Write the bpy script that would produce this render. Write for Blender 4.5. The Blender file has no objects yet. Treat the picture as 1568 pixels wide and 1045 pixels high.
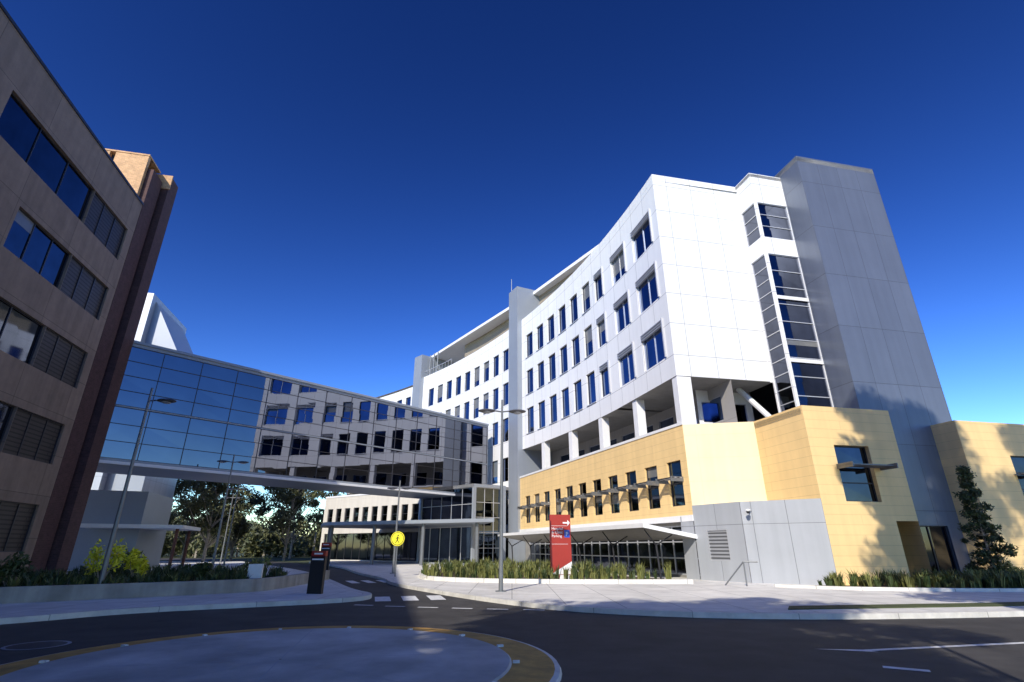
import bpy, math, random
import numpy as np
from mathutils import Vector
R=random.Random(7)
sc=bpy.context.scene
rad=math.radians
# ------------------------------------------------------------------ materials
def M(name,col,rough=.7,metal=0.,var=.12,nscale=2.,bump=0.,bscale=40.,brick=None,spec=.5,jit=0.,big=0.,streak=0.):
    m=bpy.data.materials.new(name); m.use_nodes=True
    nt=m.node_tree; N=nt.nodes; L=nt.links
    b=N['Principled BSDF']
    b.inputs['Roughness'].default_value=rough; b.inputs['Metallic'].default_value=metal
    b.inputs['Specular IOR Level'].default_value=spec
    tc=N.new('ShaderNodeTexCoord')
    no=N.new('ShaderNodeTexNoise'); no.inputs['Scale'].default_value=nscale; no.inputs['Detail'].default_value=8; no.inputs['Roughness'].default_value=.65
    L.new(tc.outputs['Object'],no.inputs['Vector'])
    mr=N.new('ShaderNodeMapRange'); mr.inputs['From Min'].default_value=.3; mr.inputs['From Max'].default_value=.7
    mr.inputs['To Min'].default_value=1-var; mr.inputs['To Max'].default_value=1+var
    L.new(no.outputs['Fac'],mr.inputs['Value'])
    vm=N.new('ShaderNodeVectorMath'); vm.operation='SCALE'; vm.inputs[0].default_value=col
    L.new(mr.outputs['Result'],vm.inputs['Scale'])
    out=vm.outputs['Vector']
    def extra(out,amt,scale,stretch=None):
        n3=N.new('ShaderNodeTexNoise'); n3.inputs['Scale'].default_value=scale; n3.inputs['Detail'].default_value=5; n3.inputs['Distortion'].default_value=0 if stretch else 1.5
        if stretch:
            mp=N.new('ShaderNodeMapping'); mp.inputs['Scale'].default_value=stretch
            L.new(tc.outputs['Object'],mp.inputs['Vector']); L.new(mp.outputs['Vector'],n3.inputs['Vector'])
        else: L.new(tc.outputs['Object'],n3.inputs['Vector'])
        m3=N.new('ShaderNodeMapRange'); m3.inputs['From Min'].default_value=.35; m3.inputs['From Max'].default_value=.65
        m3.inputs['To Min'].default_value=1-amt; m3.inputs['To Max'].default_value=1+amt*.6
        L.new(n3.outputs['Fac'],m3.inputs['Value'])
        v3=N.new('ShaderNodeVectorMath'); v3.operation='SCALE'; L.new(out,v3.inputs[0]); L.new(m3.outputs['Result'],v3.inputs['Scale']); return v3.outputs['Vector']
    if big>0: out=extra(out,big,.25)
    if streak>0: out=extra(out,streak,1.,(2.5,2.5,.12))
    hsrc=None
    if brick:
        w,h,mo,mc,off,dv=brick
        br=N.new('ShaderNodeTexBrick'); br.offset=off
        br.inputs['Scale'].default_value=1.; br.inputs['Brick Width'].default_value=w; br.inputs['Row Height'].default_value=h
        br.inputs['Mortar Size'].default_value=mo; br.inputs['Mortar Smooth'].default_value=.1
        br.inputs['Color1'].default_value=(1-dv,1-dv,1-dv,1); br.inputs['Color2'].default_value=(1+dv,1+dv,1+dv,1)
        br.inputs['Mortar'].default_value=(mc,mc,mc,1)
        L.new(tc.outputs['UV'],br.inputs['Vector'])
        mm=N.new('ShaderNodeVectorMath'); mm.operation='MULTIPLY'
        L.new(out,mm.inputs[0]); L.new(br.outputs['Color'],mm.inputs[1]); out=mm.outputs['Vector']
        bp=N.new('ShaderNodeBump'); bp.invert=True; bp.inputs['Strength'].default_value=.4; bp.inputs['Distance'].default_value=.01
        L.new(br.outputs['Fac'],bp.inputs['Height']); hsrc=bp
    L.new(out,b.inputs['Base Color'])
    if bump>0:
        n2=N.new('ShaderNodeTexNoise'); n2.inputs['Scale'].default_value=bscale; n2.inputs['Detail'].default_value=4
        L.new(tc.outputs['Object'],n2.inputs['Vector'])
        b2=N.new('ShaderNodeBump'); b2.inputs['Strength'].default_value=bump; b2.inputs['Distance'].default_value=.02
        L.new(n2.outputs['Fac'],b2.inputs['Height'])
        if hsrc: L.new(hsrc.outputs['Normal'],b2.inputs['Normal'])
        hsrc=b2
    if hsrc: L.new(hsrc.outputs['Normal'],b.inputs['Normal'])
    return m
WHITE=M('white_panel',(.85,.85,.83),.45,0,.03,.4,brick=(1.75,1.98,.016,.42,0,.02),streak=.03)
WPAINT=M('white_paint',(.82,.82,.81),.5,0,.05)
CREAM=M('cream_cladding',(.86,.61,.28),.6,0,.05,.6,brick=(6.,.42,.008,.75,.5,.01),streak=.05)
CREAM2=M('cream_render',(.88,.71,.43),.65,0,.05,.6,brick=(3.,1.2,.008,.8,0,.01),streak=.05)
PALEW=M('pale_render',(.66,.62,.54),.65,0,.05,.6,brick=(3.,1.2,.008,.8,0,.01),streak=.05)
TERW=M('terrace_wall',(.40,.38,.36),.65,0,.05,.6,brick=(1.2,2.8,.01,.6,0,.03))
GREYP=M('grey_panel',(.44,.46,.49),.35,.15,.05,.5,brick=(1.45,2.6,.014,.5,0,.03),streak=.05)
TOWER=M('tower_metal_panel',(.175,.20,.25),.36,.35,.06,.4,brick=(1.48,3.3,.014,.55,0,.04),streak=.06)
PIERM=M('pier_grey',(.30,.33,.37),.45,.2,.05,.5)
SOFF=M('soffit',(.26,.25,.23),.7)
DARK=M('dark_metal',(.03,.03,.035),.5,.3)
BROWNL=M('beige_louvre',(.34,.29,.22),.6,0,.08,1,brick=(8,.25,.03,.5,.5,.0))
LOUV=M('louvre_grey',(.35,.36,.38),.5,.2,.05,1,brick=(8.,.16,.04,.3,.5,0))
LOUVD=M('louvre_dark',(.055,.045,.042),.5,.2,.1,1,brick=(8.,.2,.04,.3,.5,0))
GLB=M('window_glass_blue',(.11,.15,.26),.04,1.,.25,.4)
GLD=M('window_glass_dark',(.08,.09,.12),.04,1.,.3,.4)
GLIN=M('window_blind_and_painted_reflection',(.20,.20,.19),.25,.2,.2,.8)  # pale blinds, also painting in the bright reflections of some panes
GLBR=M('bridge_glass',(.23,.24,.275),.015,1.,.08,.3,bump=.006,bscale=.5)
GLE=M('entry_glass',(.10,.13,.17),.04,1.,.25,.5)
FRAME=M('alu_frame',(.55,.56,.58),.4,.4,.04)
FRAMED=M('dark_frame',(.05,.05,.06),.4,.3,.04)
LBAND=M('precast_brown',(.26,.19,.145),.75,0,.14,1.5,bump=.3,bscale=20,brick=(4.,2.02,.014,.5,0,.06),streak=.12)
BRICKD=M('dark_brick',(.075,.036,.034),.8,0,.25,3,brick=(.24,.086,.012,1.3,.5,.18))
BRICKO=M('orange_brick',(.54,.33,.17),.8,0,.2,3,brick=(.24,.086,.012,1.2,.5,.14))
ROOFM=M('roof_membrane',(.35,.35,.35),.8)
ASPH=M('asphalt',(.054,.050,.047),.85,0,.3,1.3,bump=.6,bscale=120,big=.25)
CONC=M('concrete',(.70,.68,.63),.8,0,.14,1.2,bump=.3,bscale=60,brick=(1.5,1.5,.014,.5,0,.04),big=.1)
WALLC=M('wall_concrete',(.33,.31,.27),.8,0,.2,1.2,bump=.3,bscale=60,big=.15,streak=.2)
KERB=M('kerb_concrete',(.64,.62,.57),.8,0,.18,2,bump=.3,bscale=60,brick=(2.4,50,.01,.5,0,.04))
RBC=M('roundabout_concrete',(.46,.46,.44),.8,0,.22,1.1,bump=.35,bscale=50,big=.28)
RBR=M('roundabout_ring',(.50,.28,.06),.8,0,.3,3,bump=.4,bscale=60)
MARK=M('road_marking_paint',(.72,.72,.70),.7,0,.3,6)
GRASS=M('grass_ground',(.06,.075,.025),.9,0,.4,.6,bump=.8,bscale=60)
MULCH=M('mulch',(.10,.07,.045),.9,0,.4,5,bump=.9,bscale=40)
BLADE=M('strappy_leaf',(.17,.18,.05),.6,0,.5,1.2)
BLADED=M('shrub_leaf',(.05,.075,.02),.6,0,.5,1.2)
YEL=M('yellow_green_leaf',(.72,.68,.03),.6,0,.3,2)
LEAF=M('eucalypt_leaf',(.11,.115,.042),.6,0,.45,.5)
LEAFD=M('eucalypt_leaf_dark',(.055,.068,.028),.6,0,.45,.5)
BARK=M('bark',(.34,.30,.24),.85,0,.35,4,bump=.6,bscale=20)
GALV=M('galvanised_steel',(.20,.21,.22),.45,.5,.1,4)
LAMPM=M('lamp_head_metal',(.16,.16,.17),.4,.5,.1)
RED=M('red_sign_paint',(.36,.03,.018),.45,0,.05)
POSTR=M('rust_brown_paint',(.13,.045,.03),.6,0,.1)
BLUE=M('blue_sign_paint',(.02,.09,.5),.45,0,.05)
SYEL=M('sign_yellow',(.92,.82,.02),.5,0,.03)
BLACK=M('black_paint',(.015,.015,.016),.5,0,.1)
HILL=M('hill_bush',(.045,.065,.05),.95,0,.4,.02)

# ------------------------------------------------------------------ builder
def empty(name,loc=(0,0,0)):
    e=bpy.data.objects.new(name,None); e.location=loc; e.empty_display_size=.3
    sc.collection.objects.link(e); return e
class MB:
    def __init__(s): s.v=[];s.f=[];s.m=[];s.uv=[];s.mats=[]
    def mi(s,m):
        if m not in s.mats: s.mats.append(m)
        return s.mats.index(m)
    def face(s,pts,mat,uv=None):
        i=len(s.v); s.v+= [tuple(p) for p in pts]; s.f.append(tuple(range(i,i+len(pts)))); s.m.append(s.mi(mat))
        if uv is None:
            a=Vector(pts[0]);n=Vector((0,0,0))
            for k in range(1,len(pts)-1): n+= (Vector(pts[k])-a).cross(Vector(pts[k+1])-a)
            if n.length<1e-12: uv=[(0,0)]*len(pts)
            else:
                n.normalize()
                if abs(n.z)>.8: uv=[(p[0],p[1]) for p in pts]
                else:
                    t=Vector((-n.y,n.x,0)).normalized()
                    uv=[(p[0]*t.x+p[1]*t.y,p[2]) for p in pts]
        s.uv+=list(uv)
    def prism(s,poly,z0,z1,mat,top=None,bottom=True):
        n=len(poly)
        a=sum(poly[i][0]*poly[(i+1)%n][1]-poly[(i+1)%n][0]*poly[i][1] for i in range(n))
        if a<0: poly=poly[::-1]
        for i in range(n):
            p,q=poly[i],poly[(i+1)%n]
            s.face([(p[0],p[1],z0),(q[0],q[1],z0),(q[0],q[1],z1),(p[0],p[1],z1)],mat)
        s.face([(p[0],p[1],z1) for p in poly],top or mat)
        if bottom: s.face([(p[0],p[1],z0) for p in poly[::-1]],mat)
    def box(s,c,size,mat,rot=0.):
        cx,cy,cz=c; sx,sy,sz=[k/2 for k in size]; cr,sr=math.cos(rot),math.sin(rot)
        P=[(cx+x*cr-y*sr,cy+x*sr+y*cr) for x,y in ((-sx,-sy),(sx,-sy),(sx,sy),(-sx,sy))]
        s.prism(P,cz-sz,cz+sz,mat)
    def cyl(s,p0,p1,r0,r1,mat,n=8,cap=True):
        p0=Vector(p0);p1=Vector(p1);d=(p1-p0).normalized()
        a=d.orthogonal().normalized(); b=d.cross(a)
        c0=[];c1=[]
        for i in range(n):
            t=2*math.pi*i/n; o=a*math.cos(t)+b*math.sin(t)
            c0.append(p0+o*r0); c1.append(p1+o*r1)
        for i in range(n):
            j=(i+1)%n
            s.face([c0[i],c0[j],c1[j],c1[i]],mat)
        if cap: s.face(c1,mat); s.face(c0[::-1],mat)
    def ell(s,c,r,mat,n=14,k=8):
        c=Vector(c)
        def pt(i,j):
            a=2*math.pi*i/n; b=-math.pi/2+math.pi*j/k
            return (c.x+r[0]*math.cos(a)*math.cos(b),c.y+r[1]*math.sin(a)*math.cos(b),c.z+r[2]*math.sin(b))
        for j in range(k):
            for i in range(n):
                s.face([pt(i,j),pt(i+1,j),pt(i+1,j+1),pt(i,j+1)],mat)
    def build(s,name,parent=None,smooth=False):
        me=bpy.data.meshes.new(name); me.from_pydata(s.v,[],s.f)
        for m in s.mats: me.materials.append(m)
        me.polygons.foreach_set('material_index',s.m)
        ul=me.uv_layers.new(name='UVMap'); ul.data.foreach_set('uv',np.array(s.uv,dtype=np.float32).ravel())
        if smooth: me.polygons.foreach_set('use_smooth',[True]*len(s.f))
        me.update()
        o=bpy.data.objects.new(name,me); sc.collection.objects.link(o)
        if parent: o.parent=parent
        return o
# paths: outward normal is LEFT of travel
class Line:
    def __init__(s,p0,p1):
        s.p=p0; dx,dy=p1[0]-p0[0],p1[1]-p0[1]; s.L=math.hypot(dx,dy); s.d=(dx/s.L,dy/s.L); s.n=(-s.d[1],s.d[0]); s.step=1e9
    def pt(s,t,z,o=0.): return (s.p[0]+s.d[0]*t+s.n[0]*o, s.p[1]+s.d[1]*t+s.n[1]*o, z)
class Arc:
    def __init__(s,p,th0,k): s.p=p;s.t=rad(th0);s.k=rad(k);s.step=1.2
    def pt(s,t,z,o=0.):
        th=s.t-s.k*t
        x=s.p[0]+(math.cos(th)-math.cos(s.t))/s.k; y=s.p[1]+(math.sin(s.t)-math.sin(th))/s.k
        return (x-math.cos(th)*o,y+math.sin(th)*o,z)
def bar(mb,P,sa,sb,za,zb,o0,o1,mat):
    n=max(1,int(math.ceil((sb-sa)/P.step))) if P.step<1e8 else 1
    for i in range(n):
        a=sa+(sb-sa)*i/n;b=sa+(sb-sa)*(i+1)/n
        A=P.pt
        mb.face([A(a,za,o1),A(a,zb,o1),A(b,zb,o1),A(b,za,o1)],mat,[(a,za),(a,zb),(b,zb),(b,za)])
        mb.face([A(a,zb,o0),A(b,zb,o0),A(b,zb,o1),A(a,zb,o1)],mat)
        mb.face([A(a,za,o0),A(a,za,o1),A(b,za,o1),A(b,za,o0)],mat)
        mb.face([A(a,za,o0),A(b,za,o0),A(b,zb,o0),A(a,zb,o0)],mat)
    mb.face([A(sa,za,o0),A(sa,zb,o0),A(sa,zb,o1),A(sa,za,o1)],mat)
    mb.face([A(sb,za,o0),A(sb,za,o1),A(sb,zb,o1),A(sb,zb,o0)],mat)
def wall(mb,P,s0,s1,z0,z1,ops,mat,off=0.,depth=.18,fr=None):
    S={s0,s1};Z={z0,z1}
    for o in ops: S|={o['s'][0],o['s'][1]};Z|={o['z'][0],o['z'][1]}
    if P.step<1e8:
        n=int((s1-s0)/P.step)
        for i in range(1,n): S.add(round(s0+(s1-s0)*i/n,4))
    S=sorted(x for x in S if s0-1e-6<=x<=s1+1e-6);Z=sorted(Z)
    for i in range(len(S)-1):
        if S[i+1]-S[i]<1e-4: continue
        for j in range(len(Z)-1):
            cs=(S[i]+S[i+1])/2;cz=(Z[j]+Z[j+1])/2
            if any(o['s'][0]<cs<o['s'][1] and o['z'][0]<cz<o['z'][1] for o in ops): continue
            a,b,c,d=S[i],S[i+1],Z[j],Z[j+1]
            mb.face([P.pt(a,c,off),P.pt(a,d,off),P.pt(b,d,off),P.pt(b,c,off)],mat,[(a,c),(a,d),(b,d),(b,c)])
    for o in ops:
        a,b=o['s'];c,d=o['z'];dp=o.get('d',depth);i=off-dp
        f=o.get('fr',fr or FRAME)
        mb.face([P.pt(a,c,off),P.pt(a,d,off),P.pt(a,d,i),P.pt(a,c,i)],o.get('rev',mat))
        mb.face([P.pt(b,c,off),P.pt(b,c,i),P.pt(b,d,i),P.pt(b,d,off)],o.get('rev',mat))
        mb.face([P.pt(a,d,off),P.pt(b,d,off),P.pt(b,d,i),P.pt(a,d,i)],o.get('rev',mat))
        mb.face([P.pt(a,c,off),P.pt(a,c,i),P.pt(b,c,i),P.pt(b,c,off)],o.get('rev',mat))
        g=o.get('g',GLB)
        nx=o.get('nx',1);nz=o.get('nz',1);j=o.get('jit',.004);bl=o.get('bl',0)
        for x in range(nx):
            for y in range(nz):
                xa=a+(b-a)*x/nx;xb=a+(b-a)*(x+1)/nx;ya=c+(d-c)*y/nz;yb=c+(d-c)*(y+1)/nz
                q=lambda:i+R.uniform(-j,j)
                gg=g
                if bl and R.random()<bl:
                    ym=yb-(yb-ya)*R.choice((.3,.5,.7))
                    mb.face([P.pt(xa,ym,i+.006),P.pt(xa,yb,i+.006),P.pt(xb,yb,i+.006),P.pt(xb,ym,i+.006)],GLIN)
                mb.face([P.pt(xa,ya,q()),P.pt(xa,yb,q()),P.pt(xb,yb,q()),P.pt(xb,ya,q())],gg,[(xa,ya),(xa,yb),(xb,yb),(xb,ya)])
        w=o.get('fw',.05)
        if w>0:
            fo=i+.05
            fi=i-.02
            bar(mb,P,a,a+w,c,d,fi,fo,f);bar(mb,P,b-w,b,c,d,fi,fo,f)
            bar(mb,P,a+w,b-w,c,c+w,fi,fo-.004,f);bar(mb,P,a+w,b-w,d-w,d,fi,fo-.004,f)
            for x in range(1,nx):
                t=a+(b-a)*x/nx; bar(mb,P,t-w/2,t+w/2,c+w,d-w,fi,fo-.006,f)
            for y in range(1,nz):
                t=c+(d-c)*y/nz; bar(mb,P,a+w,b-w,t-w/2,t+w/2,fi,fo-.009,f)

# ------------------------------------------------------------------ site grid
O=(9.26,27.9); U=(.976,.216); V=(-.216,.976)
def g(u,v): return (O[0]+U[0]*u+V[0]*v,O[1]+U[1]*u+V[1]*v)
ARC=Arc(O,-11.5,.6)
# ================================================================== HOSPITAL
H=empty('hospital_building')
ZT=24.6; ROWS=[(12.0,14.5),(15.95,18.45),(19.9,22.4)]
mb=MB()
spans1=[(.9,3.7),(4.9,7.2)]+[(8.7+2.35*i,8.7+2.35*i+1.45) for i in range(7)]
ops=[{'s':s,'z':z,'nx':2 if s[1]-s[0]>2 else 1,'nz':1,'bl':.12,'fr':FRAMED if s[1]-s[0]<2 else FRAME} for s in spans1 for z in ROWS]
wall(mb,ARC,0,25.2,10.6,ZT,ops,WHITE)
mb.build('west_wall_near',H)
mb=MB()
for s in spans1[:3]:
    for z in ROWS:
        for k in range(3):
            bar(mb,ARC,s[0],s[1],z[1]-.1-.17*k,z[1]-.05-.17*k,-.1,.06,FRAME)
        bar(mb,ARC,s[0]-.12,s[0]-.02,z[0],z[1],0.002,.10,FRAME)
for s in spans1[3:]:
    for z in ROWS: bar(mb,ARC,s[0]-.05,s[1]+.05,z[0]-.09,z[0]-.03,0.002,.07,FRAME)
mb.build('window_hoods',H)
mb=MB()
ops=[];spans2=[(28.3+2.35*i,28.3+2.35*i+1.4) for i in range(9)]
for s in spans2:
    for z in ROWS+[(7.9,10.3),(3.7,6.1)]: ops.append({'s':s,'z':z,'bl':.15,'fr':FRAMED})
wall(mb,ARC,27.2,50,3.0,ZT,ops,WHITE)
ops=[]
for s in [(53.2+2.35*i,54.6+2.35*i) for i in range(6)]:
    for z in ROWS+[(7.9,10.3),(3.7,6.1)]: ops.append({'s':s,'z':z,'fr':FRAMED})
wall(mb,ARC,52,68,3.0,ZT-.8,ops,WHITE)
mb.build('west_wall_far',H)
mb=MB()
bar(mb,ARC,25.2,27.2,0,28.6,-6,.55,PIERM)
bar(mb,ARC,50.0,52.0,0,28.0,-5,.55,PIERM)
mb.build('grey_piers',H)
mb=MB()
n=30
for i in range(n):
    a=68*i/n;b=68*(i+1)/n
    mb.face([ARC.pt(a,ZT-.5,0),ARC.pt(b,ZT-.5,0),ARC.pt(b,ZT-.5,-13),ARC.pt(a,ZT-.5,-13)],ROOFM)
    mb.face([ARC.pt(a,0,-13),ARC.pt(a,ZT,-13),ARC.pt(b,ZT,-13),ARC.pt(b,0,-13)],WHITE)
    mb.face([ARC.pt(a,ZT,-.35),ARC.pt(b,ZT,-.35),ARC.pt(b,ZT,0),ARC.pt(a,ZT,0)] if a<50 else [ARC.pt(a,ZT-.8,-.35),ARC.pt(b,ZT-.8,-.35),ARC.pt(b,ZT-.8,0),ARC.pt(a,ZT-.8,0)],WPAINT)
mb.face([ARC.pt(68,0,0),ARC.pt(68,ZT,0),ARC.pt(68,ZT,-13),ARC.pt(68,0,-13)],WHITE)
mb.build('roof_and_rear_wall',H)
mb=MB()
mb.prism([(2.1,52.8),(9.3,40.6),(17,45),(10,57.5)],28.0,28.35,WPAINT)
mb.prism([(2.9,53.0),(9.4,42.0),(16,46),(10,57)],24.2,27.995,BROWNL)
mb.prism([(.3,55.2),(-15.4,78.2),(-9,84),(9,60)],28.0,28.35,WPAINT)
bar(mb,ARC,27.3,43,24.2,27.99,-9,-2.2,BROWNL)
for i in range(4):
    p=ARC.pt(47.5+1*i,0,-.6); mb.cyl((p[0],p[1],24.2),(p[0],p[1],28),.09,.09,GALV,6)
mb.cyl((-.05,57,28),(-.05,57,32.5),.05,.03,GALV,6)
mb.build('rooftop_plant_level',H)
mb=MB()
bar(mb,ARC,43,50,25.5,25.56,-.2,-.15,FRAME)
for i in range(9): bar(mb,ARC,43.1+.8*i,43.14+.8*i,24.5,25.5,-.2,-.16,FRAME)
mb.build('roof_railing',H)
mb=MB()
wall(mb,Line(g(6.2,0),g(0,0)),0,6.2,10.6,ZT,[],WHITE)
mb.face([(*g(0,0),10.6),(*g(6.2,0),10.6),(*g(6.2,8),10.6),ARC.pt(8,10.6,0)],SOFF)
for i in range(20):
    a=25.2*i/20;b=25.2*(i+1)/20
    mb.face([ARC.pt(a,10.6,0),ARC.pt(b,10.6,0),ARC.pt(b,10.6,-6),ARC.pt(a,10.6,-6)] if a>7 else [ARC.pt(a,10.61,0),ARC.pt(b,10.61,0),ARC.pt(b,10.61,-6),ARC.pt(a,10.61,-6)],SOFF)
mb.build('south_end_wall',H)
# glazed stair volume
mb=MB()
sideo=[{'s':(.12,1.4),'z':(19.7,22.3),'g':GLD,'nz':3},{'s':(.12,1.4),'z':(8.3,18.5),'g':GLD,'nz':12}]
wall(mb,Line(g(6.2,-1.5),g(6.2,0)),0,1.5,7.8,ZT,sideo,WHITE,depth=.1)
fo=[{'s':(.01,2.2),'z':(19.7,22.3),'g':GLD,'nz':3,'jit':.012},{'s':(.01,2.2),'z':(8.3,18.5),'g':GLD,'nz':9,'nx':1,'jit':.012,'bl':.3}]
wall(mb,Line(g(8.6,-1.5),g(6.2,-1.5)),0,2.4,7.8,ZT,fo,WHITE,depth=.1)
mb.prism([g(6.2,-1.5),g(8.6,-1.5),g(8.6,0),g(6.2,0)],ZT-.3,ZT-.05,ROOFM)
P=Line(g(8.6,-1.5),g(6.2,-1.5))
for z in (15.4,11.4): bar(mb,P,.02,2.2,z,z+.22,-.04,.02,WPAINT)
mb.build('glazed_stairwell',H)
# tower
mb=MB()
wall(mb,Line(g(8.6,-3.1),g(8.6,1)),0,4.1,0,25.1,[],TOWER)
wall(mb,Line(g(14.5,-3.1),g(8.6,-3.1)),0,5.9,0,25.1,[{'s':(2.4,4.6),'z':(.13,2.6),'g':GLD,'nx':2,'fr':FRAMED}],TOWER)
wall(mb,Line(g(14.5,6),g(14.5,-3.1)),0,9.1,0,25.1,[],TOWER)
mb.prism([g(8.6,-3.1),g(14.5,-3.1),g(14.5,6),g(8.6,6)],24.7,25.0,ROOFM)
wall(mb,Line(g(8.6,6),g(14.5,6)),0,5.9,0,25.1,[],TOWER)
mb.build('grey_stair_tower',H)
# terrace level
mb=MB()
ops=[{'s':(1.2+2.6*i,3.0+2.6*i),'z':(8.5,10.0),'g':GLB,'fr':FRAME} for i in range(9)]
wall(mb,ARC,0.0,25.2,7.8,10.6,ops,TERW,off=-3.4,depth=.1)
wall(mb,Line(g(6.4,2.4),g(2.6,2.4)),0,3.8,7.8,10.6,[{'s':(.4,1.7),'z':(8.6,9.9)},{'s':(2.1,3.5),'z':(8.6,9.9)}],WPAINT,depth=.1)
for s in (.05,5.2,10.4,15.6,20.8):
    bar(mb,ARC,s,s+.55,7.8,10.6,-.6,-.03,WPAINT)
mb.prism([g(0.05,0.03),g(.9,.03),g(.9,.5),g(.05,.5)],7.8,10.59,WPAINT)
for (a,b) in ((g(6.1,-.2),g(5.0,1.6)),):
    mb.cyl((a[0],a[1],7.8),(b[0],b[1],10.6),.16,.16,WPAINT,8)
mb.build('terrace_level',H)
# podium
mb=MB()
PE=ARC.pt(25.2,0,.3)[:2]
POD=Line(g(0,0),PE)
ops=[{'s':(.55+2.2*i,1.8+2.2*i),'z':(3.65,6.0),'g':GLD if i%3 else GLE,'nz':2,'fr':FRAMED,'bl':.15} for i in range(11)]
wall(mb,POD,0,POD.L,3.15,7.8,ops,CREAM)
bar(mb,POD,-.02,POD.L,7.8,7.95,-.3,.05,WPAINT)
bar(mb,POD,0,POD.L,2.85,3.148,-.3,.08,WPAINT)
mb.face([(*g(0,0),7.8),(*PE,7.8),ARC.pt(25.2,7.8,-4),ARC.pt(12,7.8,-6),(*g(6.2,6),7.8),(*g(6.2,0),7.8)],ROOFM)
mb.build('cream_podium_wall',H)
mb=MB()
for i in range(11):
    if i in (7,): continue
    a=.45+2.2*i
    for k in range(4):
        bar(mb,POD,a,a+1.4,5.02,5.07,.1+.17*k,.2+.17*k,DARK if k%2 else FRAME)
    bar(mb,POD,a,a+.05,4.85,5.1,0,.8,GALV);bar(mb,POD,a+1.35,a+1.4,4.85,5.1,0,.8,GALV)
mb.build('window_sunshades',H)
mb=MB()
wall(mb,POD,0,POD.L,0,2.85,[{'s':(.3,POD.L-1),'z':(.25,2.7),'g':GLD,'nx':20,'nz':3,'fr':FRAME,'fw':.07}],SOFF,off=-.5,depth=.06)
mb.build('ground_floor_glazing',H)
mb=MB()
aw=lambda s,o,z: POD.pt(s,z,o)
A=[aw(-.1,-.1,1.98),aw(22.5,-.1,1.98),aw(22.5,3.1,2.5),aw(-.1,3.1,2.5)]
B_=[(p[0],p[1],p[2]+.2) for p in A]
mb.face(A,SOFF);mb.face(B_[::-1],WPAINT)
for i in range(4):
    j=(i+1)%4; mb.face([A[i],A[j],B_[j],B_[i]],WPAINT)
for i in range(6):
    s=.3+4.2*i
    mb.cyl(aw(s,2.1,0.1),aw(s,2.2,1.7),.05,.05,DARK,6);mb.cyl(aw(s,2.2,1.7),aw(s,2.8,2.42),.04,.03,DARK,6)
    mb.cyl(aw(s,2.2,1.7),aw(s,1.2,2.2),.04,.03,DARK,6)
mb.build('entrance_awning',H)
# grey service enclosure
mb=MB()
Bc=g(3.3,-5);Gc=g(.9,-2.65);C1=g(0,0)
P=Line(Bc,Gc);wall(mb,P,0,P.L,0,3.6,[],GREYP,off=.03)
P=Line(Gc,C1);wall(mb,P,0,P.L,0,3.6,[{'s':(.9,2.1),'z':(1.0,2.4),'g':LOUV,'fw':.04}],GREYP,off=.03,depth=.05)
mb.face([(*Bc,3.6),(*Gc,3.6),(*C1,3.6),(*g(3.3,-1.5),3.6)],GREYP)
wall(mb,Line(g(0,0),g(-.15,1.0)),0,1,0,3.1,[],GREYP,off=.06)
mb.build('grey_panel_enclosure',H)
mb=MB()
P=Line(g(3.3,-1.5),g(0,0));wall(mb,P,0,P.L,3.6,7.8,[],CREAM2)
wall(mb,Line(g(3.3,-5),g(3.3,-1.5)),0,3.5,3.6,7.8,[],CREAM)
P=Line(g(8.2,-5),g(3.3,-5))
wall(mb,P,0,4.9,0,7.8,[{'s':(1.7,3.6),'z':(3.5,6.0),'g':GLD,'nz':3,'fr':FRAMED,'d':.25},{'s':(0,1.2),'z':(.13,2.7),'g':GLD,'nx':1,'fr':FRAMED,'d':1.2}],CREAM)
wall(mb,Line(g(8.2,-3.1),g(8.2,-5)),0,1.9,0,7.8,[],CREAM)
mb.prism([g(3.3,-4.9),g(8.1,-4.9),g(8.1,-1.5),g(3.3,-1.5)],7.4,7.7,ROOFM)
mb.face([(*g(3.3,-1.5),7.7),(*g(0,0),7.7),(*g(8.6,0),7.7),(*g(8.6,-1.5),7.7)],ROOFM)
for k in range(5): bar(mb,P,1.3+0,3.7,5.0,5.05,.05+.16*k,.15+.16*k,GALV)
bar(mb,P,1.3,1.36,4.9,5.12,0,.9,GALV);bar(mb,P,3.64,3.7,4.9,5.12,0,.9,GALV)
mb.build('cream_corner_block',H)
mb=MB()
P=Line(g(34,-4.4),g(12.9,-4.4))
wall(mb,P,0,P.L,0,7.7,[{'s':(P.L-4.6,P.L-2.9),'z':(3.5,6.0),'g':GLD,'nz':3,'fr':FRAMED},{'s':(P.L-9,P.L-7.3),'z':(3.5,6.0),'g':GLD,'nz':3,'fr':FRAMED}],CREAM)
for s in (P.L-4.8,P.L-9.2):
    for k in range(5): bar(mb,P,s,s+2.1,5.0,5.05,.05+.16*k,.15+.16*k,GALV)
wall(mb,Line(g(12.9,-4.4),g(12.9,-3.1)),0,1.3,0,7.7,[],CREAM)
mb.prism([g(13,-4.3),g(34,-4.3),g(34,6),g(14.6,6),g(14.6,-3)],7.2,7.5,ROOFM)
mb.build('cream_east_wing',H)
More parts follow.
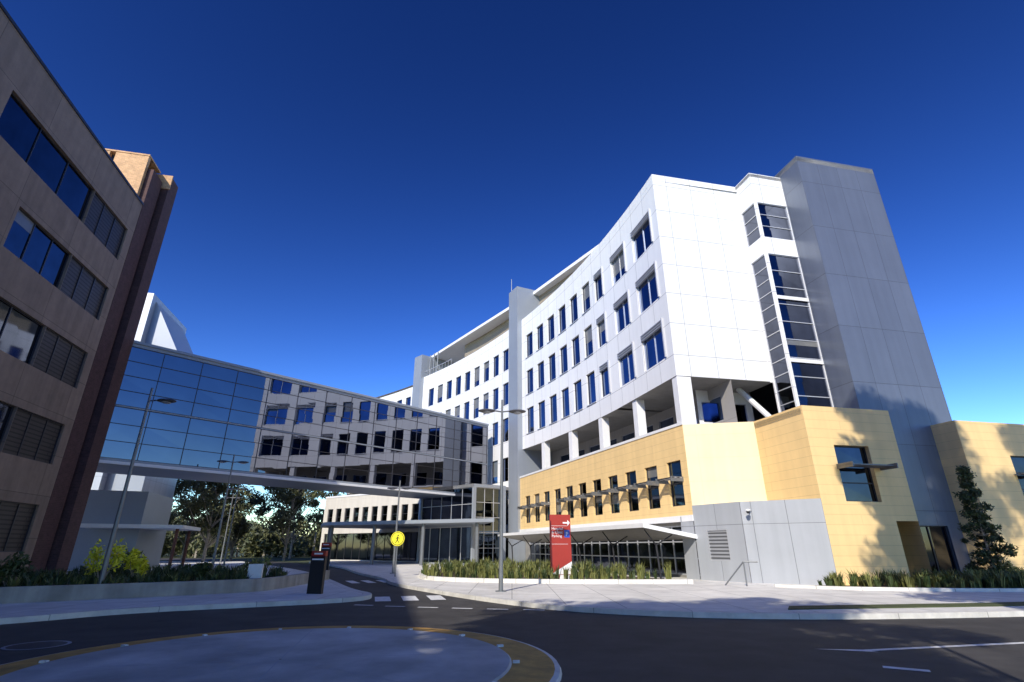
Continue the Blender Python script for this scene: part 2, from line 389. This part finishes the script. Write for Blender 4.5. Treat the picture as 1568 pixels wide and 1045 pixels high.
# entrance hall beneath bridge
mb=MB()
wall(mb,ARC,27.2,68,0,3.0,[{'s':(27.6+4*i,31.2+4*i),'z':(.15,2.85),'g':GLE,'nx':3,'nz':1,'fr':FRAME} for i in range(10)],PIERM,off=-.3)
EN=Line((-3.6,50.5),(-9.5,56.0))
wall(mb,EN,0,EN.L,0,7.2,[{'s':(.2,EN.L-.2),'z':(.2,3.4),'g':GLE,'nx':5,'nz':1,'fr':FRAME},{'s':(.2,EN.L-.2),'z':(3.9,6.9),'g':GLD,'nx':5,'nz':2,'fr':FRAME}],PIERM)
E2=Line((-.6,52.5),(-3.6,50.5))
wall(mb,E2,0,E2.L,0,7.2,[{'s':(.3,E2.L-.3),'z':(.2,6.9),'g':GLE,'nx':3,'nz':5,'fr':FRAME}],PIERM)
mb.prism([(-3.6,50.5),(-9.5,56),(-5,63),(0,54)],6.9,7.2,ROOFM)
mb.build('entrance_hall',H)
mb=MB()
mb.prism([(-1.5,46.2),(-18.5,54),(-21,60.5),(-13,66),(-2.5,51)],3.6,3.9,PIERM)
for p in ((-3,47.6),(-8,49.8),(-13,52.2),(-17.8,54.6),(-19.8,60)):
    mb.cyl((p[0],p[1],0),(p[0],p[1],3.6),.17,.17,GALV,10)
mb.build('entrance_canopy',H)
# pale wing seen under the bridge
mb=MB()
P=Line((-9.8,60.5),(-24.6,71.5))
wall(mb,P,0,P.L,0,7.6,[{'s':(.8+1.75*i,1.9+1.75*i),'z':(4.2,6.2),'g':GLD,'fr':FRAMED,'nz':2} for i in range(10)]+[{'s':(.5,P.L-.6),'z':(.2,3.2),'g':GLD,'fr':FRAMED,'nx':12}],PALEW)
P2=Line((-24.6,71.5),(-20,78)); wall(mb,P2,0,P2.L,0,7.6,[],PALEW)
mb.prism([(-9.9,60.7),(-24.4,71.4),(-20,78),(-9,70)],7.2,7.45,ROOFM)
bar(mb,P,0,P.L,7.6,7.8,-.2,.06,WPAINT)
mb.build('north_podium',H)
# ================================================================== BRIDGE
B=empty('glass_sky_bridge')
LB=(-24.9,30.9);RB=(-2.6,56.0)
mb=MB()
P=Line(RB,LB)
z0,z1=6.45,13.9
wall(mb,P,0,P.L,z0,z1,[{'s':(.05,P.L-.05),'z':(6.6,9.75),'g':GLBR,'nx':14,'nz':3,'fr':FRAMED,'fw':.035,'jit':.0022,'d':.06},
   {'s':(.05,P.L-.05),'z':(9.83,13.7),'g':GLBR,'nx':14,'nz':4,'fr':FRAMED,'fw':.035,'jit':.0022,'d':.06}],PIERM)
mb.build('glass_facade',B)
mb=MB()
q=[P.pt(0,0,-.1)[:2],P.pt(P.L,0,-.1)[:2],P.pt(P.L,0,-5)[:2],P.pt(0,0,-5)[:2]]
mb.prism(q,13.9,14.12,PIERM); mb.prism(q,6.25,6.44,PIERM)
bar(mb,P,0,P.L,13.903,14.08,-.09,.1,PIERM);bar(mb,P,0,P.L,6.28,6.447,-.09,.1,WPAINT)
wall(mb,Line(P.pt(P.L,0,-5)[:2],P.pt(0,0,-5)[:2]),0,P.L,6.45,13.9,[{'s':(.2,P.L-.2),'z':(6.8,13.6),'g':GLD,'nx':21,'nz':4}],PIERM)
mb.build('deck_and_roof',B)
# ================================================================== LEFT BUILDING
LBD=empty('brick_office_building')
FC=(-24.7,31.0)
def lp(t,o=0): return (FC[0]+.216*t+.976*o, FC[1]-.976*t+.216*o)
P=Line(lp(0),lp(75))
mb=MB()
ops=[]
for k,(za,zb) in enumerate([(1.4,3.6),(5.6,7.7),(9.7,11.8),(13.8,15.9),(17.8,20.0)]):
    ops.append({'s':(3.6,7.5),'z':(za,zb),'g':LOUVD,'nx':3,'fr':FRAMED,'d':.15})
    brk=11.8 if k%2 else 14.5
    ops.append({'s':(7.52,brk),'z':(za,zb),'g':GLD,'nx':3,'fr':FRAMED,'bl':.1})
    s=brk+1.3
    while s<72:
        ops.append({'s':(s,s+7.),'z':(za,zb),'g':GLD,'nx':5,'fr':FRAMED,'bl':.15}); s+=8.3
wall(mb,P,2.9,75,0,22.3,ops,LBAND)
bar(mb,P,2.9,75,22.3,22.45,-.3,.06,FRAMED)
mb.prism([lp(2.9,-.3),lp(75,-.3),lp(75,-16),lp(2.9,-16)],21.6,21.9,ROOFM)
wall(mb,Line(lp(75),lp(75,-16)),0,16,0,22.3,[],LBAND)
mb.build('precast_facade',LBD)
mb=MB()
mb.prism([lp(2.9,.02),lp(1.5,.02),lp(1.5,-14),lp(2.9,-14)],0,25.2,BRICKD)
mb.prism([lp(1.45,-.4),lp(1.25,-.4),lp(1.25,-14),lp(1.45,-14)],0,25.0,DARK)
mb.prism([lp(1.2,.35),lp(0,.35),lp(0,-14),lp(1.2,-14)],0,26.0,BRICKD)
mb.build('brick_fins',LBD)
mb=MB()
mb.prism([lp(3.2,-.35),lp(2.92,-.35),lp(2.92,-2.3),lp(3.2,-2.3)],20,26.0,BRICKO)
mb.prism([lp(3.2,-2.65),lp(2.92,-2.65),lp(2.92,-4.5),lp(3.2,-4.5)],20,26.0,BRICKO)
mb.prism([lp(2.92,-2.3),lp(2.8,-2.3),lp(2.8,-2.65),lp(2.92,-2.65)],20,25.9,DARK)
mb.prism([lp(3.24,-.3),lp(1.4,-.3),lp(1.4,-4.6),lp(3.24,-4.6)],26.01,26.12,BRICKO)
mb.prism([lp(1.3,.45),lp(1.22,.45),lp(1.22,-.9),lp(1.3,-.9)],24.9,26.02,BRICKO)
mb.build('rooftop_brick_blocks',LBD)
# rear pale building
RBD=empty('pale_rear_building')
mb=MB()
c=(-38.5,50.)
def rp(a,b): return (c[0]-.976*a-.216*b, c[1]-.216*a+.976*b)
mb.prism([rp(0,0),rp(14,0),rp(14,10),rp(0,10)],0,27.0,GREYP)
mb.prism([rp(2.2,-.05),rp(4.2,-.05),rp(4.2,-0.01),rp(2.2,-0.01)],17,25,GLD)
A=rp(0.01,1);Bq=rp(-3.2,1);C=rp(-3.2,9);D=rp(0.01,9)
mb.face([(*A,0),(*A,26.5),(*Bq,21),(*Bq,0)],PIERM);mb.face([(*Bq,0),(*Bq,21),(*C,21),(*C,0)],GREYP)
mb.face([(*A,26.5),(*D,26.5),(*C,21),(*Bq,21)],FRAME)
mb.build('walls',RBD)
mb=MB()
mb.prism([(-30,38),(-24.5,41),(-26.5,47),(-33,45)],2.9,3.15,WPAINT)
mb.prism([(-33,39.5),(-28,41.5),(-30,48),(-35,46)],0,5.6,PIERM)  # pale wall given a darker grey to paint in the missing shade
for p in ((-25.2,41.6),(-27,46.3)): mb.cyl((p[0],p[1],0),(p[0],p[1],2.9),.12,.12,POSTR,8)
mb.build('carport',RBD)

# ================================================================== GROUND
def sheet(name,poly,z,mat):
    m=MB(); m.face([(p[0],p[1],z) for p in poly],mat); return m.build(name)
sheet('ground',[(-2500,-600),(2500,-600),(2500,3000),(-2500,3000)],0,GRASS)
sheet('road',[(-70,-40),(70,-40),(70,21),(-2,22.5),(-4,28),(-8,36),(-15,48),(-25,64),(-50,90),(-62,90),(-32,62),(-22,48),(-14,35),(-9.5,27),(-6.5,21),(-30,21),(-70,14)],.006,ASPH)
def chaikin(p,k=2):
    for _ in range(k):
        q=[p[0]]
        for a,b in zip(p[:-1],p[1:]):
            q.append((a[0]*.75+b[0]*.25,a[1]*.75+b[1]*.25)); q.append((a[0]*.25+b[0]*.75,a[1]*.25+b[1]*.75))
        q.append(p[-1]); p=q
    return p
def offs(p,d):
    r=[]
    for i in range(len(p)):
        a=p[max(0,i-1)];b=p[min(len(p)-1,i+1)]
        dx,dy=b[0]-a[0],b[1]-a[1];l=math.hypot(dx,dy) or 1
        r.append((p[i][0]-dy/l*d,p[i][1]+dx/l*d))
    return r
def strip(mb,p,q,z0,z1,mat):
    u=0
    for i in range(len(p)-1):
        a,b,c,d=p[i],p[i+1],q[i+1],q[i]
        l=math.hypot(b[0]-a[0],b[1]-a[1])
        mb.face([(*a,z1),(*b,z1),(*c,z1),(*d,z1)],mat,[(u,.0),(u+l,.0),(u+l,.2),(u,.2)])
        mb.face([(*a,z0),(*b,z0),(*b,z1),(*a,z1)],mat,[(u,1.0),(u+l,1.0),(u+l,1.2),(u,1.2)])
        mb.face([(*d,z0),(*c,z0),(*c,z1),(*d,z1)],mat,[(u,2.0),(u+l,2.0),(u+l,2.2),(u,2.2)])
        u+=l
KR=chaikin([(-22,62),(-14,47.5),(-9.5,36),(-6.2,29.5),(-5.3,26),(-2,20.5),(0,17.6),(2,15.4),(6.2,14.0),(12.8,14.7),(24,17),(70,30)])
KL=chaikin([(-70,-4),(-40,1),(-20,7.5),(-14,11),(-11.5,13.2),(-10.2,15.4),(-7.3,17),(-5.2,18.3),(-4.9,19.6),(-6.3,21.6),(-8.9,27.4),(-13,36),(-21,49),(-31,64)])
mb=MB(); strip(mb,KR,offs(KR,-.3),0,.13,KERB); mb.build('kerb')
mb=MB(); strip(mb,KL,offs(KL,-.3),0,.13,KERB); mb.build('kerb')
mb=MB(); mb.prism(KR+[(70,90),(-10,90)],0.0,.128,CONC); mb.build('pavement')
mb=MB(); mb.prism(KL+[(-70,64)],0.0,.128,CONC); mb.build('pavement')
# roundabout
RC=(-3.3,8.55)
mb=MB()
def ring(r0,z0,r1,z1,mat,n=72):
    for i in range(n):
        a=2*math.pi*i/n;b=2*math.pi*(i+1)/n
        f=lambda r,t,z:(RC[0]+r*math.cos(t),RC[1]+r*math.sin(t),z)
        mb.face([f(r0,a,z0),f(r0,b,z0),f(r1,b,z1),f(r1,a,z1)],mat)
ring(4.0,.0,3.97,.05,KERB);ring(3.97,.05,3.9,.06,KERB);ring(3.9,.06,3.3,.075,RBR);ring(3.3,.075,3.27,.095,RBC);ring(3.27,.095,2,.11,RBC);ring(2,.11,.02,.12,RBC)
for i in range(16):
    a=2*math.pi*i/16; mb.box((RC[0]+3.36*math.cos(a),RC[1]+3.36*math.sin(a),.09),(.1,.06,.03),MARK,a)
for i in range(8):
    a=2*math.pi*i/8+.2; w=.008
    f=lambda r,s,z:(RC[0]+r*math.cos(a)-s*w*math.sin(a),RC[1]+r*math.sin(a)+s*w*math.cos(a),z)
    mb.face([f(3.25,-1,.0985),f(3.25,1,.0985),f(2,1,.113),f(2,-1,.113)],PIERM)
    mb.face([f(2,-1,.113),f(2,1,.113),f(.1,1,.1228),f(.1,-1,.1228)],PIERM)
mb.build('roundabout')
def mark(c,w,l,ang):
    cr,sr=math.cos(ang),math.sin(ang)
    mm.face([(c[0]+x*cr-y*sr,c[1]+x*sr+y*cr,.011) for x,y in ((-w/2,-l/2),(w/2,-l/2),(w/2,l/2),(-w/2,l/2))],MARK)
mm=MB()
for c in ((-4.3,19.2),(-3.45,19.45),(-2.6,19.7)): mark(c,.5,1.7,rad(14))
for c in ((-7.2,28.6),(-6.5,28.9),(-7.9,28.3)): mark(c,.4,2.2,rad(25))
for i in range(6): mark((-4.4+1.0*i,17.2-.35*i+(.1*i*i*.2)),.6,.14,rad(-12))
mark((7.6,10.3),3.6,.13,rad(12.5)); mark((5.55,8.5),.55,.16,rad(-30)); 
mm.face([(5.1,10.05,.0115),(6.0,9.75,.0115),(5.85,9.98,.0115)],MARK)
mark((12.5,12.0),4.5,.12,rad(14))
mm.build('road_marking')
mb=MB()
for i in range(24):
    a=2*math.pi*i/24;b=2*math.pi*(i+1)/24
    f=lambda r,t,z:(-8.3+r*math.cos(t),10.4+r*math.sin(t),z)
    mb.face([f(0,0,.012),f(.42,a,.012),f(.42,b,.012)],DARK); mb.face([f(.42,a,.0125),f(.42,b,.0125),f(.48,b,.0125),f(.48,a,.0125)],PIERM)
mb.build('manhole_cover')
# beds
BA=[(-5.2,32),(-4.3,28),(-2,26.2),(1.6,25.2),(7.6,25.2),(7.4,27.2),(3,35),(-1,42),(-4,40)]
BR=[(10.9,22.8),(12.6,21.4),(18,20.6),(26,21.8),(40,25),(40,29),(22.5,25.3),(17,23.6),(13.3,22.7)]
BLp=[(-19.5,13.5),(-13.5,17.5),(-9.5,20.6),(-9.6,24.5),(-11,27.5),(-15,33),(-23.5,32),(-22.4,26)]
GS=[(7.0,14.75),(13.0,15.55),(24,17.9),(24,18.6),(13,16.3),(7.4,15.5)]
for poly,mt,nm in ((BA,MULCH,'garden_bed'),(BR,MULCH,'garden_bed'),(BLp,MULCH,'garden_bed'),(GS,GRASS,'grass_verge')):
    m=MB(); m.prism(poly,.1,.2 if mt is MULCH else .15,KERB if mt is MULCH else mt,top=mt); m.build(nm)
def walls(name,pts,h,w,mat):
    pts=chaikin(pts); m=MB(); strip(m,pts,offs(pts,w),.1,h,mat)
    for e in (0,-1):
        a=pts[e];b=offs(pts,w)[e]; m.face([(*a,.1),(*b,.1),(*b,h),(*a,h)],mat)
    m.build(name)
walls('retaining_wall',[(-9.3,28.2),(-9.2,25.5),(-9.1,21.3),(-9.7,20.1),(-13.5,17.1),(-19.5,13.1),(-26,8.5)],.55,.25,WALLC)
walls('retaining_wall',[(-5.4,33),(-4.6,28),(-2.2,25.9),(1.6,24.9),(7.9,24.9)],.3,.2,CONC)
walls('retaining_wall',[(10.5,22.9),(12.5,21.1),(18,20.2),(26,21.4),(40,24.6)],.24,.15,CONC)

def inpoly(x,y,p):
    c=False;j=len(p)-1
    for i in range(len(p)):
        if (p[i][1]>y)!=(p[j][1]>y) and x<(p[j][0]-p[i][0])*(y-p[i][1])/(p[j][1]-p[i][1])+p[i][0]: c=not c
        j=i
    return c
def scatter(poly,n):
    xs=[p[0] for p in poly];ys=[p[1] for p in poly];out=[]
    while len(out)<n:
        x=R.uniform(min(xs),max(xs));y=R.uniform(min(ys),max(ys))
        if inpoly(x,y,poly): out.append((x,y))
    return out
def grasses(name,poly,n,h,mats,z=.18,nb=16,spread=.35):
    m=MB()
    for x,y in scatter(poly,n):
        hh=h*R.uniform(.4,1.2);mt=mats[R.randrange(len(mats))]
        for _ in range(nb):
            a=R.uniform(0,6.283);r=R.uniform(.2,1)*spread*hh/h;w=R.uniform(.012,.028)
            bx,by=x+R.uniform(-.06,.06),y+R.uniform(-.06,.06)
            t=(bx+r*math.cos(a),by+r*math.sin(a),z+hh*R.uniform(.6,1)); k=(bx+r*.4*math.cos(a),by+r*.4*math.sin(a),z+hh*.62)
            wx,wy=-math.sin(a)*w,math.cos(a)*w
            m.face([(bx-wx,by-wy,z),(bx+wx,by+wy,z),(k[0]+wx,k[1]+wy,k[2]),(k[0]-wx,k[1]-wy,k[2])],mt)
            m.face([(k[0]-wx,k[1]-wy,k[2]),(k[0]+wx,k[1]+wy,k[2]),t],mt)
    m.build(name)
grasses('ornamental_grass',BA,480,.75,[BLADE,BLADE,BLADED])
BRn=[(10.9,22.8),(12.6,21.4),(18,20.6),(26,21.8),(26,25.6),(22.5,25.2),(17,23.6),(13.3,22.7)]
grasses('ornamental_grass',BRn,520,.6,[BLADE,BLADED,BLADE],nb=20)
grasses('ornamental_grass',BLp,620,.6,[BLADED,BLADED,BLADE],z=.2)

# ------------------------------------------------------------------ trees
def leaves(vs,fs,center,rad3,n,size,rng,flat=.5):
    c=np.array(center)
    d=rng.normal(size=(n,3)); d/=np.linalg.norm(d,axis=1)[:,None]
    r=rng.uniform(.15,1,n)**.6
    p=c+d*r[:,None]*np.array(rad3)
    a=rng.normal(size=(n,3)); a[:,2]*=flat*2; a/=np.linalg.norm(a,axis=1)[:,None]
    b=np.cross(a,rng.normal(size=(n,3))); b/=np.linalg.norm(b,axis=1)[:,None]
    s=size*rng.uniform(.6,1.3,n)[:,None]
    i0=sum(len(x) for x in vs)
    q=np.stack([p-a*s,p-b*s*.35,p+a*s,p+b*s*.35],axis=1).reshape(-1,3)
    vs.append(q); k=np.arange(n)*4+i0
    fs.append(np.stack([k,k+1,k+2,k+3],axis=1))
def leafmesh(name,vs,fs,mats,parent,rng):
    V_=np.concatenate(vs);F_=np.concatenate(fs)
    me=bpy.data.meshes.new(name); me.from_pydata(V_.tolist(),[],F_.tolist())
    for m in mats: me.materials.append(m)
    me.polygons.foreach_set('material_index',rng.integers(0,len(mats),len(F_)).astype(np.int32))
    o=bpy.data.objects.new(name,me); sc.collection.objects.link(o); o.parent=parent; return o
def tree(name,base,Hh,cr,cz0,ncl,npc,size,seed,trunk=.25,mats=(LEAF,LEAFD),clr=None,lean=(0,0),cone=False):
    rng=np.random.default_rng(seed); e=empty(name,(0,0,0)); m=MB()
    bx,by=base; top=Vector((bx+lean[0],by+lean[1],Hh*(.97 if cone else .8)))
    pts=[Vector((bx,by,0))]
    jt=.02 if cone else .15
    for k in range(1,6):
        t=k/5; pts.append(Vector((bx,by,0)).lerp(top,t)+Vector((rng.normal()*jt*t,rng.normal()*jt*t,0)))
    for k in range(5): m.cyl(pts[k],pts[k+1],trunk*(1-.17*k),trunk*(1-.17*(k+1)),BARK,8,cap=False)
    vs=[];fs=[]
    for k in range(ncl):
        a=rng.uniform(0,6.283); zz=rng.uniform(cz0,Hh); t=(zz-cz0)/(Hh-cz0)
        prof=(1.02-t)**.8 if cone else math.sin(math.pi*min(1,max(.12,(t*.85+.12))))**.6
        r=cr*prof*rng.uniform(.25,1)
        tx=bx+lean[0]*zz/Hh;ty=by+lean[1]*zz/Hh
        c=Vector((tx+r*math.cos(a),ty+r*math.sin(a),zz))
        if cone: hb=max(.1,zz-r*.5)
        else: hb=max(.15*Hh,zz-r*1.1-.5); hb=min(hb,Hh*.78)
        f=min(1,hb/(Hh*(.97 if cone else .8)))
        b=Vector((bx,by,0)).lerp(top,f); mid=b.lerp(c,.5)+Vector((0,0,-.12*r))
        tr=trunk*.35
        m.cyl(b,mid,tr,tr*.6,BARK,5,cap=False); m.cyl(mid,c,tr*.6,tr*.2,BARK,5,cap=False)
        q=(clr or cr*.3)*rng.uniform(.5,1.35)
        leaves(vs,fs,c,(q,q,q*.7),npc,size,rng)
    m.build('trunk',e); leafmesh('foliage',vs,fs,list(mats),e,rng)
    return e
tree('added_shade_tree',(11.2,2.2),27.5,4.3,8.5,80,560,.20,1,trunk=.38)
tree('added_shade_tree',(17.5,0.0),26,3.8,9,44,440,.19,3,trunk=.3)
tree('added_shade_tree',(-1.2,-6.5),17,3.6,8,44,480,.18,2,trunk=.28)
tree('added_shade_tree',(-6.0,-10.6),18,5.0,6.5,84,500,.21,4,trunk=.3)  # unseen tree behind the camera, added to shade the roundabout
k=10
for (x,y,h,c) in ((-34,62,9.5,3.8),(-41,70,12,4.4),(-30,74,12,4.0),(-24.5,82,12,3.8),(-22.5,76,8,3.0),(-46,64,10,4),(-34,86,13,4.5),(-37,74,9,3.8)):
    k+=1; tree('added_shade_tree',(x,y),h,c,h*.3,36,180,.23,k,trunk=.2)
tree('she_oak_tree',(20.6,24.2),5.0,1.0,.6,110,60,.09,40,trunk=.06,mats=(LEAFD,BLADED),clr=.24,cone=True)
rng=np.random.default_rng(5);vs=[];fs=[]
e=empty('distant_trees')
m=MB()
for i in range(70):
    x=-115+i*1.6+rng.uniform(-1,1); y=98+rng.uniform(-5,16); h=rng.uniform(3.5,8.5)
    for q in range(6): leaves(vs,fs,(x+rng.normal()*1.6,y+rng.normal()*2,h*rng.uniform(.15,.85)),(2.1,2.1,1.6),150,.42,rng)
    m.cyl((x,y,0),(x,y,h*.5),.2,.12,BARK,5)
for i in range(50):
    x=-2+i*4+rng.uniform(-3,3); y=115+rng.uniform(-12,30); h=rng.uniform(7,12)
    for q in range(6): leaves(vs,fs,(x+rng.normal()*2,y+rng.normal()*2,h*rng.uniform(.2,.8)),(2.8,2.8,2.2),100,.55,rng)
    m.cyl((x,y,0),(x,y,h*.5),.25,.15,BARK,5)
m.build('trunks',e);leafmesh('foliage',vs,fs,[LEAF,LEAFD],e,rng)
m=MB(); pr=None
for i in range(81):
    x=-1600+i*40; h=30+8*math.sin(i*.35)+5*math.sin(i*.9+1)+3*math.sin(i*2.1)
    cur=((x,700,0),(x,800,h),(x,1100,h*.8))
    if pr:
        m.face([pr[0],cur[0],cur[1],pr[1]],HILL);m.face([pr[1],cur[1],cur[2],pr[2]],HILL)
    pr=cur
m.build('hills',smooth=True)
def shrub(name,c,r,h,mat,seed,n=500,size=.1):
    rng=np.random.default_rng(seed);e=empty(name);vs=[];fs=[]
    m=MB()
    for q in range(6):
        a=rng.uniform(0,6.28);p=(c[0]+r*.6*math.cos(a),c[1]+r*.6*math.sin(a),.2+h*rng.uniform(.4,.85))
        m.cyl((c[0],c[1],.15),p,.02,.01,BARK,4); leaves(vs,fs,p,(r*.5,r*.5,h*.3),n//6,size,rng)
    m.build('stems',e);leafmesh('leaves',vs,fs,[mat],e,rng)
shrub('yellow_shrub',(-15.5,21.5),.6,1.5,YEL,1);shrub('yellow_shrub',(-14.9,22.5),.5,1.3,YEL,2)
shrub('shrub',(-12.6,22.5),.6,.9,BLADED,3);shrub('shrub',(-18,20.5),.7,1.1,BLADED,4);shrub('shrub',(-11.3,25.0),.6,.9,BLADE,5);shrub('shrub',(-17,24.5),.8,1.2,BLADED,6)
shrub('shrub',(-19.8,17.5),.8,1.1,BLADED,7)

# ------------------------------------------------------------------ street furniture
def lamp(p,h,ang,double=True,arm=.75):
    e=empty('street_lamp'); m=MB(); x,y=p
    m.cyl((x,y,.1),(x,y,.16),.2,.2,GALV,12);m.cyl((x,y,.1),(x,y,1.2),.085,.08,GALV,12,cap=False);m.cyl((x,y,1.2),(x,y,h),.075,.04,GALV,12)
    m.build('pole',e)
    m=MB()
    for sgn in ((1,-1) if double else (1,)):
        dx,dy=math.cos(ang)*sgn,math.sin(ang)*sgn
        m.cyl((x,y,h-.5),(x+dx*arm,y+dy*arm,h-.42),.03,.03,GALV,8)
        m.ell((x+dx*arm,y+dy*arm,h-.47),(.36,.24,.07),LAMPM)
        m.cyl((x+dx*arm,y+dy*arm,h-.56),(x+dx*arm,y+dy*arm,h-.5),.13,.2,FRAME,12)
    m.build('lamp_heads',e,smooth=False)
    return e
lamp((-.4,20.6),7.2,rad(5),True,.62)
lamp((-13.6,18.9),7.2,rad(10),False,.6)
lamp((-18,34),7.2,rad(20),True,.6)
lamp((-26,51),7.2,rad(10),True,.6)
lamp((-31,60),7.2,rad(10),True,.6)
lamp((4.2,1.4),7.2,rad(10),True,.75)
lamp((-7.2,34.4),5.6,rad(0),True,.45)
e=empty('pedestrian_crossing_sign'); m=MB(); x,y=-6.35,30.9
m.cyl((x,y,.1),(x,y,2.45),.035,.035,GALV,8)
m.cyl((x,y-.045,2.05),(x,y-.06,2.05),.38,.38,SYEL,28)
m.cyl((x,y-.061,2.05),(x,y-.066,2.05),.34,.34,BLACK,28);m.cyl((x,y-.067,2.05),(x,y-.071,2.05),.31,.31,SYEL,28)
m.ell((x+.02,y-.075,2.22),(.04,.006,.04),BLACK,8,6)
m.cyl((x,y-.076,2.16),(x-.01,y-.076,1.98),.035,.03,BLACK,6);m.cyl((x-.01,y-.076,1.99),(x+.1,y-.076,1.84),.02,.018,BLACK,6);m.cyl((x-.01,y-.076,1.99),(x-.1,y-.076,1.84),.02,.018,BLACK,6)
m.cyl((x,y-.076,2.13),(x+.11,y-.076,2.05),.015,.012,BLACK,6);m.cyl((x,y-.076,2.13),(x-.1,y-.076,2.04),.015,.012,BLACK,6)
m.build('sign_face_and_post',e)
def text(s,loc,size,mat,parent,rz=0.,name='lettering'):
    cu=bpy.data.curves.new(name,'FONT'); cu.body=s; cu.size=size; cu.extrude=.003; cu.materials.append(mat)
    o=bpy.data.objects.new(name,cu); o.location=loc; o.rotation_euler=(math.pi/2,0,rz); sc.collection.objects.link(o); o.parent=parent
e=empty('hospital_direction_sign',(2.35,27.0,0)); e.rotation_euler=(0,0,rad(8)); m=MB()
m.box((0,0,1.75),(1.02,.14,2.7),RED)
m.box((.2,0,.25),(.6,.12,.3),WPAINT)
m.box((-.2,0,.25),(.18,.1,.32),RED)
m.box((.32,-.074,2.22),(.26,.006,.34),BLUE)
m.build('panel',e)
text('Hospital\n& Clinic\nParking',(-.44,-.076,2.4),.17,WPAINT,e)
text('P',(.25,-.08,2.12),.26,WPAINT,e)
m=MB();
m.box((.27,-.074,2.72),(.28,.006,.07),WPAINT);
m.face([(.36,-.078,2.86),(.36,-.078,2.58),(.48,-.078,2.72)],WPAINT)
m.box((-.05,-.074,2.58),(.8,.004,.012),WPAINT);m.box((-.05,-.074,1.75),(.8,.004,.012),WPAINT)
m.face([(-.51,-.078,.42),(.51,-.078,.42),(.51,-.078,.98)],WPAINT)
m.build('arrow',e)
def bsign(p,h,w,rz):
    e=empty('wayfinding_sign',(p[0],p[1],0)); e.rotation_euler=(0,0,rz); m=MB()
    m.box((0,0,h*.42+.06),(w,.16,h*.84),BLACK); m.box((0,0,h*.92),(w,.16,h*.14),RED)
    m.box((0,-.083,h*.81),(w*.8,.005,.05),WPAINT); m.box((0,0,.09),(w*1.15,.3,.06),DARK)
    m.box((0,-.083,h*.93),(w*.6,.005,.05),WPAINT)
    m.build('panel',e)
bsign((-6.75,19.7),1.5,.52,rad(-8)); bsign((-11.8,35.5),1.9,.6,0)
m=MB()
for x,y in ((-9.9,21.9),):
    m.box((x,y,.75),(.5,.35,.5),WPAINT,.3); m.box((x,y,.55),(.42,.28,.3),GALV,.3)
m.build('utility_cabinet')
e=empty('hand_rail'); m=MB()
m.cyl((8.9,23.9,.13),(9.6,23.4,1.05),.03,.03,GALV,8);m.cyl((9.6,23.4,1.05),(10.1,23.2,1.05),.03,.03,GALV,8);m.cyl((9.6,23.4,1.05),(9.6,23.4,.13),.03,.03,GALV,8)
m.build('rail',e)
e=empty('security_camera');m=MB();p=Line(Bc,Gc).pt(2.9,3.2,.05)
m.cyl(p,(p[0]-.25,p[1]-.25,3.2),.02,.02,WPAINT,6);m.ell((p[0]-.28,p[1]-.28,3.12),(.09,.09,.09),BLACK,8,6);m.ell((p[0]-.28,p[1]-.28,3.18),(.11,.11,.06),WPAINT,8,6)
m.build('dome',e)

# ------------------------------------------------------------------ camera
cd=bpy.data.cameras.new('camera'); cam=bpy.data.objects.new('camera',cd); sc.collection.objects.link(cam)
cam.location=(0,0,1.6); cam.rotation_euler=(rad(90+21.68),0,0)
cd.sensor_width=36; cd.lens=36*795/1568; cd.clip_end=6000; cd.clip_start=.05
sc.camera=cam
# ------------------------------------------------------------------ light
EL=rad(33.5);AZ=rad(199.9)
ts=Vector((math.sin(AZ)*math.cos(EL),math.cos(AZ)*math.cos(EL),math.sin(EL)))
sd=bpy.data.lights.new('sun','SUN'); sd.energy=5.0; sd.angle=rad(.5); sd.color=(1,.93,.81)
so=bpy.data.objects.new('sun',sd); so.rotation_euler=ts.to_track_quat('Z','Y').to_euler(); so.location=(0,0,60); sc.collection.objects.link(so)
w=bpy.data.worlds.new('World'); sc.world=w; w.use_nodes=True
nt=w.node_tree; bg=nt.nodes['Background']; sk=nt.nodes.new('ShaderNodeTexSky'); sk.sky_type='NISHITA'; sk.sun_disc=False
sk.sun_elevation=EL; sk.sun_rotation=AZ; sk.air_density=1.0; sk.dust_density=.1; sk.ozone_density=2.8
sca=nt.nodes.new('ShaderNodeVectorMath'); sca.operation='SCALE'; sca.inputs['Scale'].default_value=.53
ga=nt.nodes.new('ShaderNodeGamma'); ga.inputs['Gamma'].default_value=1.9
hs=nt.nodes.new('ShaderNodeHueSaturation'); hs.inputs['Hue'].default_value=.510; hs.inputs['Saturation'].default_value=1.06
nt.links.new(sk.outputs['Color'],sca.inputs[0]); nt.links.new(sca.outputs['Vector'],ga.inputs['Color']); nt.links.new(ga.outputs['Color'],hs.inputs['Color'])
nt.links.new(hs.outputs['Color'],bg.inputs['Color']); bg.inputs['Strength'].default_value=.15
sc.view_settings.view_transform='Standard'; sc.view_settings.look='None'; sc.view_settings.exposure=0
